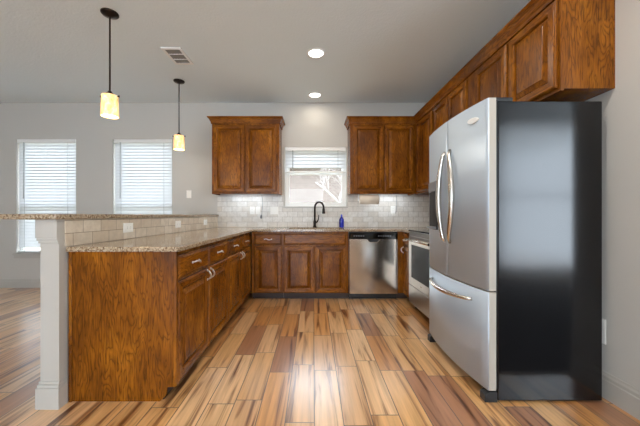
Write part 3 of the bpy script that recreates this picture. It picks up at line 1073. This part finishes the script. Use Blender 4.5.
# ------------------------------------------------------------------ lamps
def can_light(x, y, label, power):
    t = thing('recessed_light', (x, y, ZC), label, 'light', 'recessed ceiling lights')
    mb = MB()
    mb.lathe(x, y, [(0.098, ZC - 0.0005), (0.096, ZC - 0.006), (0.080, ZC - 0.008), (0.076, ZC - 0.0015)], 28, True, False, False)
    obj('trim_ring', mb, 'white', t)
    obj('lens', MB().lathe(x, y, [(0.076, ZC - 0.0012), (0.070, ZC - 0.0045), (0.035, ZC - 0.006)], 28), 'lens', t)
    area_light('downlight', (x, y, ZC - 0.02), (0, 0, 0), 0.15, 0.15, power, (1.0, 0.90, 0.76), 'DISK')
    return t
can_light(0.027, 3.04, 'lit recessed ceiling light nearer the camera', 12)
can_light(0.022, 4.10, 'lit recessed ceiling light close to the wall above the sink window', 1.6)
# unseen downlights added behind the camera to brighten the room; no fixtures modelled
for (x, y) in ((0.75, 1.15), (0.03, -0.6), (0.03, -2.6)):
    area_light('downlight', (x, y, ZC - 0.02), (0, 0, 0), 0.15, 0.15, 14, (1.0, 0.95, 0.87), 'DISK')

def pendant(x, y, label):
    t = thing('pendant_lamp', (x, y, 1.91), label, 'lamp', 'pendant lamps over the bar')
    obj('canopy', MB().lathe(x, y, [(0.066, ZC - 0.0005), (0.066, ZC - 0.010), (0.058, ZC - 0.018), (0.030, ZC - 0.026), (0.012, ZC - 0.034)], 28), 'bronze', t)
    obj('rod', MB().lathe(x, y, [(0.0065, 2.125), (0.0065, ZC - 0.03)], 10), 'bronze', t)
    obj('socket_cap', MB().lathe(x, y, [(0.030, 2.108), (0.030, 2.116), (0.018, 2.128), (0.010, 2.140)], 16), 'bronze', t)
    arm = MB()
    arm.tube([(x - 0.074, y, 2.094), (x + 0.074, y, 2.094)], 0.004, 8)
    arm.lathe(x - 0.076, y, [(0.006, 2.086), (0.006, 2.102)], 8); arm.lathe(x + 0.076, y, [(0.006, 2.086), (0.006, 2.102)], 8)
    obj('shade_arm', arm, 'bronze', t)
    # gently waisted alabaster cylinder, open below
    mb = MB()
    mb.lathe(x, y, [(0.060, 2.100), (0.061, 2.06), (0.063, 2.0), (0.066, 1.926), (0.060, 1.926), (0.058, 2.0), (0.056, 2.095)], 28, True, False, False)
    mb.lathe(x, y, [(0.060, 2.100), (0.028, 2.107)], 28, True, False, False)
    obj('lamp_shade', mb, 'shade', t)
    bl = MB(); bl.lathe(x, y, [(0.010, 2.10), (0.014, 2.06), (0.028, 2.02), (0.030, 1.995), (0.020, 1.97), (0.005, 1.962)], 16)
    obj('bulb', bl, 'lens', t)
    d = bpy.data.lights.new('pendant_glow', 'POINT'); d.energy = 3.0; d.color = (1.0, 0.78, 0.5); d.shadow_soft_size = 0.05
    o = bpy.data.objects.new('pendant_glow', d); o.location = (x, y, 1.90); COL.objects.link(o)
pendant(-1.709, 2.435, 'bronze pendant lamp with lit alabaster shade hanging nearest the camera')
pendant(-1.700, 3.670, 'bronze pendant lamp with lit alabaster shade hanging farther away, near the window')

# --- strip lights under the wall cabinets, their cord and plug
def strip(x0, x1, y, label, p):
    t = thing('strip_light', ((x0 + x1) / 2, y, ZU0 + 0.0), label, 'light', 'strip lights under the wall cabinets')
    obj('housing', MB().box(x0, x1, y - 0.03, y + 0.03, ZU0 + 0.034, ZU0 + 0.0498), 'white', t, 0.002)
    obj('lens', MB().box(x0 + 0.01, x1 - 0.01, y - 0.022, y + 0.022, ZU0 + 0.030, ZU0 + 0.0335), 'strip_lens', t)
    area_light('strip_glow', ((x0 + x1) / 2, y, ZU0 + 0.026), (0, 0, 0), x1 - x0 - 0.04, 0.04, p, (0.82, 0.91, 1.0))
strip(-1.25, -0.68, 4.22, 'slim lit strip light under the wall cabinet left of the window', 1.0)
strip(0.80, 1.36, 4.22, 'slim lit strip light under the wall cabinet right of the window', 1.3)

# ------------------------------------------------------------------ small things on the walls
def outlet(loc, N, w, h, label, holes='outlet'):
    """wall plate: loc is its centre on the wall surface, N the wall's normal."""
    t = thing('wall_outlet' if holes == 'outlet' else 'light_switch', loc, label, 'outlet' if holes == 'outlet' else 'switch')
    N = Vector(N)
    U = Vector((0, 0, 1)).cross(N) * -1
    m = frame_map(loc, U, N)
    pm = MB(); pm.loops([[(-w / 2, 0.0003, -h / 2), (w / 2, 0.0003, -h / 2), (w / 2, 0.0003, h / 2), (-w / 2, 0.0003, h / 2)],
                         [(-w / 2, 0.003, -h / 2), (w / 2, 0.003, -h / 2), (w / 2, 0.003, h / 2), (-w / 2, 0.003, h / 2)],
                         [(-w / 2 + .005, 0.006, -h / 2 + .005), (w / 2 - .005, 0.006, -h / 2 + .005), (w / 2 - .005, 0.006, h / 2 - .005), (-w / 2 + .005, 0.006, h / 2 - .005)]])
    pm.xform(m)
    obj('plate', pm, 'plate', t)
    vert = h >= w
    if holes == 'outlet':
        for s in (-1, 1):
            c = MB()
            cu, cv = (0, s * 0.020) if vert else (s * 0.020, 0)
            c.loops([[(cu + 0.0155 * math.cos(2 * PI * k / 16), n, cv + 0.0155 * math.sin(2 * PI * k / 16)) for k in range(16)] for n in (0.0062, 0.0078)])
            c.xform(m); r = obj('receptacle', c, 'plate', t)
            sl = MB()
            for q in (-0.0055, 0.0055):
                if vert: sl.box(cu + q - 0.001, cu + q + 0.001, 0.0079, 0.0082, cv - 0.003, cv + 0.005)
                else: sl.box(cu - 0.003, cu + 0.005, 0.0079, 0.0082, cv + q - 0.001, cv + q + 0.001)
            sl.xform(m); obj('slots', sl, 'dark_slot', r)
    else:
        for cu in ([0.0] if w < 0.1 else [-0.023, 0.023]):
            c = MB(); c.box(cu - 0.016, cu + 0.016, 0.0062, 0.0095, -0.033, 0.033); c.xform(m)
            obj('rocker', c, 'plate', t, 0.001)
    return t
YT = YB - 0.0092
outlet((-0.920, YT, 1.165), (0, -1, 0), 0.072, 0.116, 'white outlet plate on the back tile, left one of the close pair', 'outlet')
outlet((-0.835, YT, 1.165), (0, -1, 0), 0.072, 0.116, 'white rocker switch plate on the back tile beside the dangling plug', 'switch')
outlet((-0.588, YT, 1.165), (0, -1, 0), 0.120, 0.116, 'wide double switch plate on the back tile left of the faucet', 'switch')
outlet((1.200, YT, 1.175), (0, -1, 0), 0.072, 0.116, 'white outlet plate on the tile above the dishwasher', 'outlet')
outlet((-1.880, YB - 0.0002, 1.410), (0, -1, 0), 0.072, 0.116, 'white light switch on the bare wall above the bar end', 'switch')
XT = PX1 + 0.0092
outlet((XT, 2.25, 1.000), (1, 0, 0), 0.116, 0.072, 'sideways outlet plate on the bar tile nearest the camera', 'outlet')
outlet((XT, 3.08, 1.000), (1, 0, 0), 0.116, 0.072, 'sideways outlet plate on the bar tile, middle of the three', 'outlet')
outlet((XT, 3.86, 1.000), (1, 0, 0), 0.116, 0.072, 'sideways outlet plate on the bar tile nearest the back corner', 'outlet')
outlet((XR - 0.0002, 1.778, 0.394), (-1, 0, 0), 0.072, 0.15, 'outlet plate low on the right wall behind the refrigerator', 'outlet')

t = thing('power_cord', (-0.775, YT - 0.03, 1.39), 'thin cord with a dangling plug below the left wall cabinet', 'cord')
obj('cable', MB().tube([(-0.765, 4.30, 1.391), (-0.768, 4.345, 1.35), (-0.762, 4.355, 1.25), (-0.770, 4.352, 1.15), (-0.780, 4.350, 1.09)], 0.0035, 8), 'wand', t)
obj('plug', MB().tube([(-0.780, 4.350, 1.10), (-0.782, 4.350, 1.08), (-0.786, 4.350, 1.045)], [0.008, 0.015, 0.012], 10), 'grey_plastic', t)
t = thing('plug_adapter', (1.222, YT - 0.03, 1.10), 'grey plug adapter with a cord in the outlet above the dishwasher', 'plug')
obj('plug', MB().box(1.180, 1.222, YT - 0.045, YT - 0.0085, 1.085, 1.125), 'plate', t, 0.004)
obj('cable', MB().tube([(1.222, YT - 0.02, 1.11), (1.25, YT - 0.012, 1.16), (1.255, YT - 0.010, 1.25), (1.25, YT - 0.010, 1.391)], 0.0035, 8), 'wand', t)

# --- paper towel roll hung under the right wall cabinet
t = thing('paper_towel_holder', (0.80, 4.16, 1.32), 'beige paper towel roll on a bracket under the right wall cabinet', 'paper towel')
def xroll(x0, x1, r, y, z, seg=24):
    mb = MB()
    mb.loops([[(x, y + r * math.cos(2 * PI * k / seg), z + r * math.sin(2 * PI * k / seg)) for k in range(seg)] for x in (x0, x1)], smooth=True)
    return mb
obj('paper_roll', xroll(0.655, 0.925, 0.066, 4.13, 1.318), 'paper', t)
br = MB()
for xx in (0.640, 0.932):
    br.box(xx, xx + 0.006, 4.10, 4.16, 1.300, 1.4415)
br.tube([(0.646, 4.13, 1.318), (0.655, 4.13, 1.318)], 0.012, 10)
br.tube([(0.925, 4.13, 1.318), (0.933, 4.13, 1.318)], 0.012, 10)
obj('bracket', br, 'white', t)

# --- air register in the ceiling
vx0, vx1, vy0, vy1 = -1.545, -1.340, 2.930, 3.250
t = thing('ceiling_vent', ((vx0 + vx1) / 2, (vy0 + vy1) / 2, ZC), 'white rectangular air vent in the ceiling between the pendant lamps', 'vent')
mb = MB()
f = 0.028
mb.grid(uniq([vx0, vx0 + f, vx1 - f, vx1]), uniq([vy0, vy0 + f, (vy0 + vy1) / 2 - 0.05, (vy0 + vy1) / 2 - 0.042, (vy0 + vy1) / 2 + 0.05, (vy0 + vy1) / 2 + 0.058, vy1 - f, vy1]),
        lambda u, v: not (vx0 + f < u < vx1 - f and (vy0 + f < v < (vy0 + vy1) / 2 - 0.05 or (vy0 + vy1) / 2 - 0.042 < v < (vy0 + vy1) / 2 + 0.05 or (vy0 + vy1) / 2 + 0.058 < v < vy1 - f)), 2, ZC - 0.012, ZC - 0.0005)
obj('frame', mb, 'white', t, 0.002)
mb = MB()
n = 9
for k in range(n):
    xx = vx0 + f + (vx1 - vx0 - 2 * f) * (k + 0.5) / n
    mb.prism([(xx - 0.006, ZC - 0.010), (xx - 0.004, ZC - 0.010), (xx + 0.006, ZC - 0.002), (xx + 0.004, ZC - 0.002)], 1, vy0 + f, vy1 - f)
obj('louvers', mb, plain('vent_louver_grey', lin(150, 150, 148), 0.5), t)
obj('duct_shade_panel', MB().box(vx0 + f, vx1 - f, vy0 + f, vy1 - f, ZC - 0.0012, ZC - 0.0004), plain('vent_shadow', lin(60, 60, 58), 0.8), t)  # flat dark sheet painted as the shade inside the duct

# ------------------------------------------------------------------ outside the windows
o = obj('ground', MB().box(-14, 14, YB + 0.3, 22, -0.30, -0.20), plain('winter_grass', lin(150, 146, 110), 0.9))
o['kind'] = 'structure'
t = thing('neighbour_house', (-0.2, 12.0, -0.2), 'pale brick house seen through the sink window', 'house')
def mat_brick():
    tt = NT('pale_brick')
    b = tt.node('ShaderNodeTexBrick')
    tt.link(tt.mapping(tt.pos(), rot=(PI / 2, 0, 0)), b.inputs['Vector'])
    b.inputs['Color1'].default_value = lin(128, 114, 108); b.inputs['Color2'].default_value = lin(112, 98, 92)
    b.inputs['Mortar'].default_value = lin(138, 132, 126); b.inputs['Scale'].default_value = 4.0
    tt.set(Base_Color=b.outputs[0], Roughness=0.9)
    return tt.m
obj('wall', MB().box(-5.5, 5.2, 11.0, 14.0, -0.2, 2.9), mat_brick(), t)
obj('roof', MB().prism([(10.6, 2.85), (14.4, 2.85), (12.5, 4.4)], 0, -5.8, 5.5), plain('grey_shingle', lin(170, 164, 160), 0.9), t)
t = thing('tree', (0.55, 7.2, -0.2), 'bare branching tree outside the sink window', 'tree')
bark = plain('pale_bark', lin(150, 142, 136), 0.9)
rnd = random.Random(5)
mb = MB(); twig = MB()
def grow(p, d, L, r, depth, mb_):
    pts = [p]
    q = Vector(p)
    dd = Vector(d)
    for k in range(4):
        dd = (dd + Vector((rnd.uniform(-.25, .25), rnd.uniform(-.25, .25), rnd.uniform(-.1, .2)))).normalized()
        q = q + dd * (L / 4)
        pts.append(tuple(q))
    mb_.tube(pts, [r * (1 - 0.12 * k) for k in range(5)], 6)
    if depth > 0:
        for k in range(4):
            b = Vector(pts[rnd.choice((2, 3, 4))])
            nd = (dd + Vector((rnd.uniform(-1, 1), rnd.uniform(-1, 1), rnd.uniform(-.1, .7)))).normalized()
            grow(tuple(b), nd, L * 0.62, r * 0.5, depth - 1, twig if depth < 3 else mb)
grow((0.55, 7.2, -0.20), (0, 0, 1), 1.6, 0.09, 4, mb)
obj('trunk', mb, bark, t)
obj('twigs', twig, bark, t)
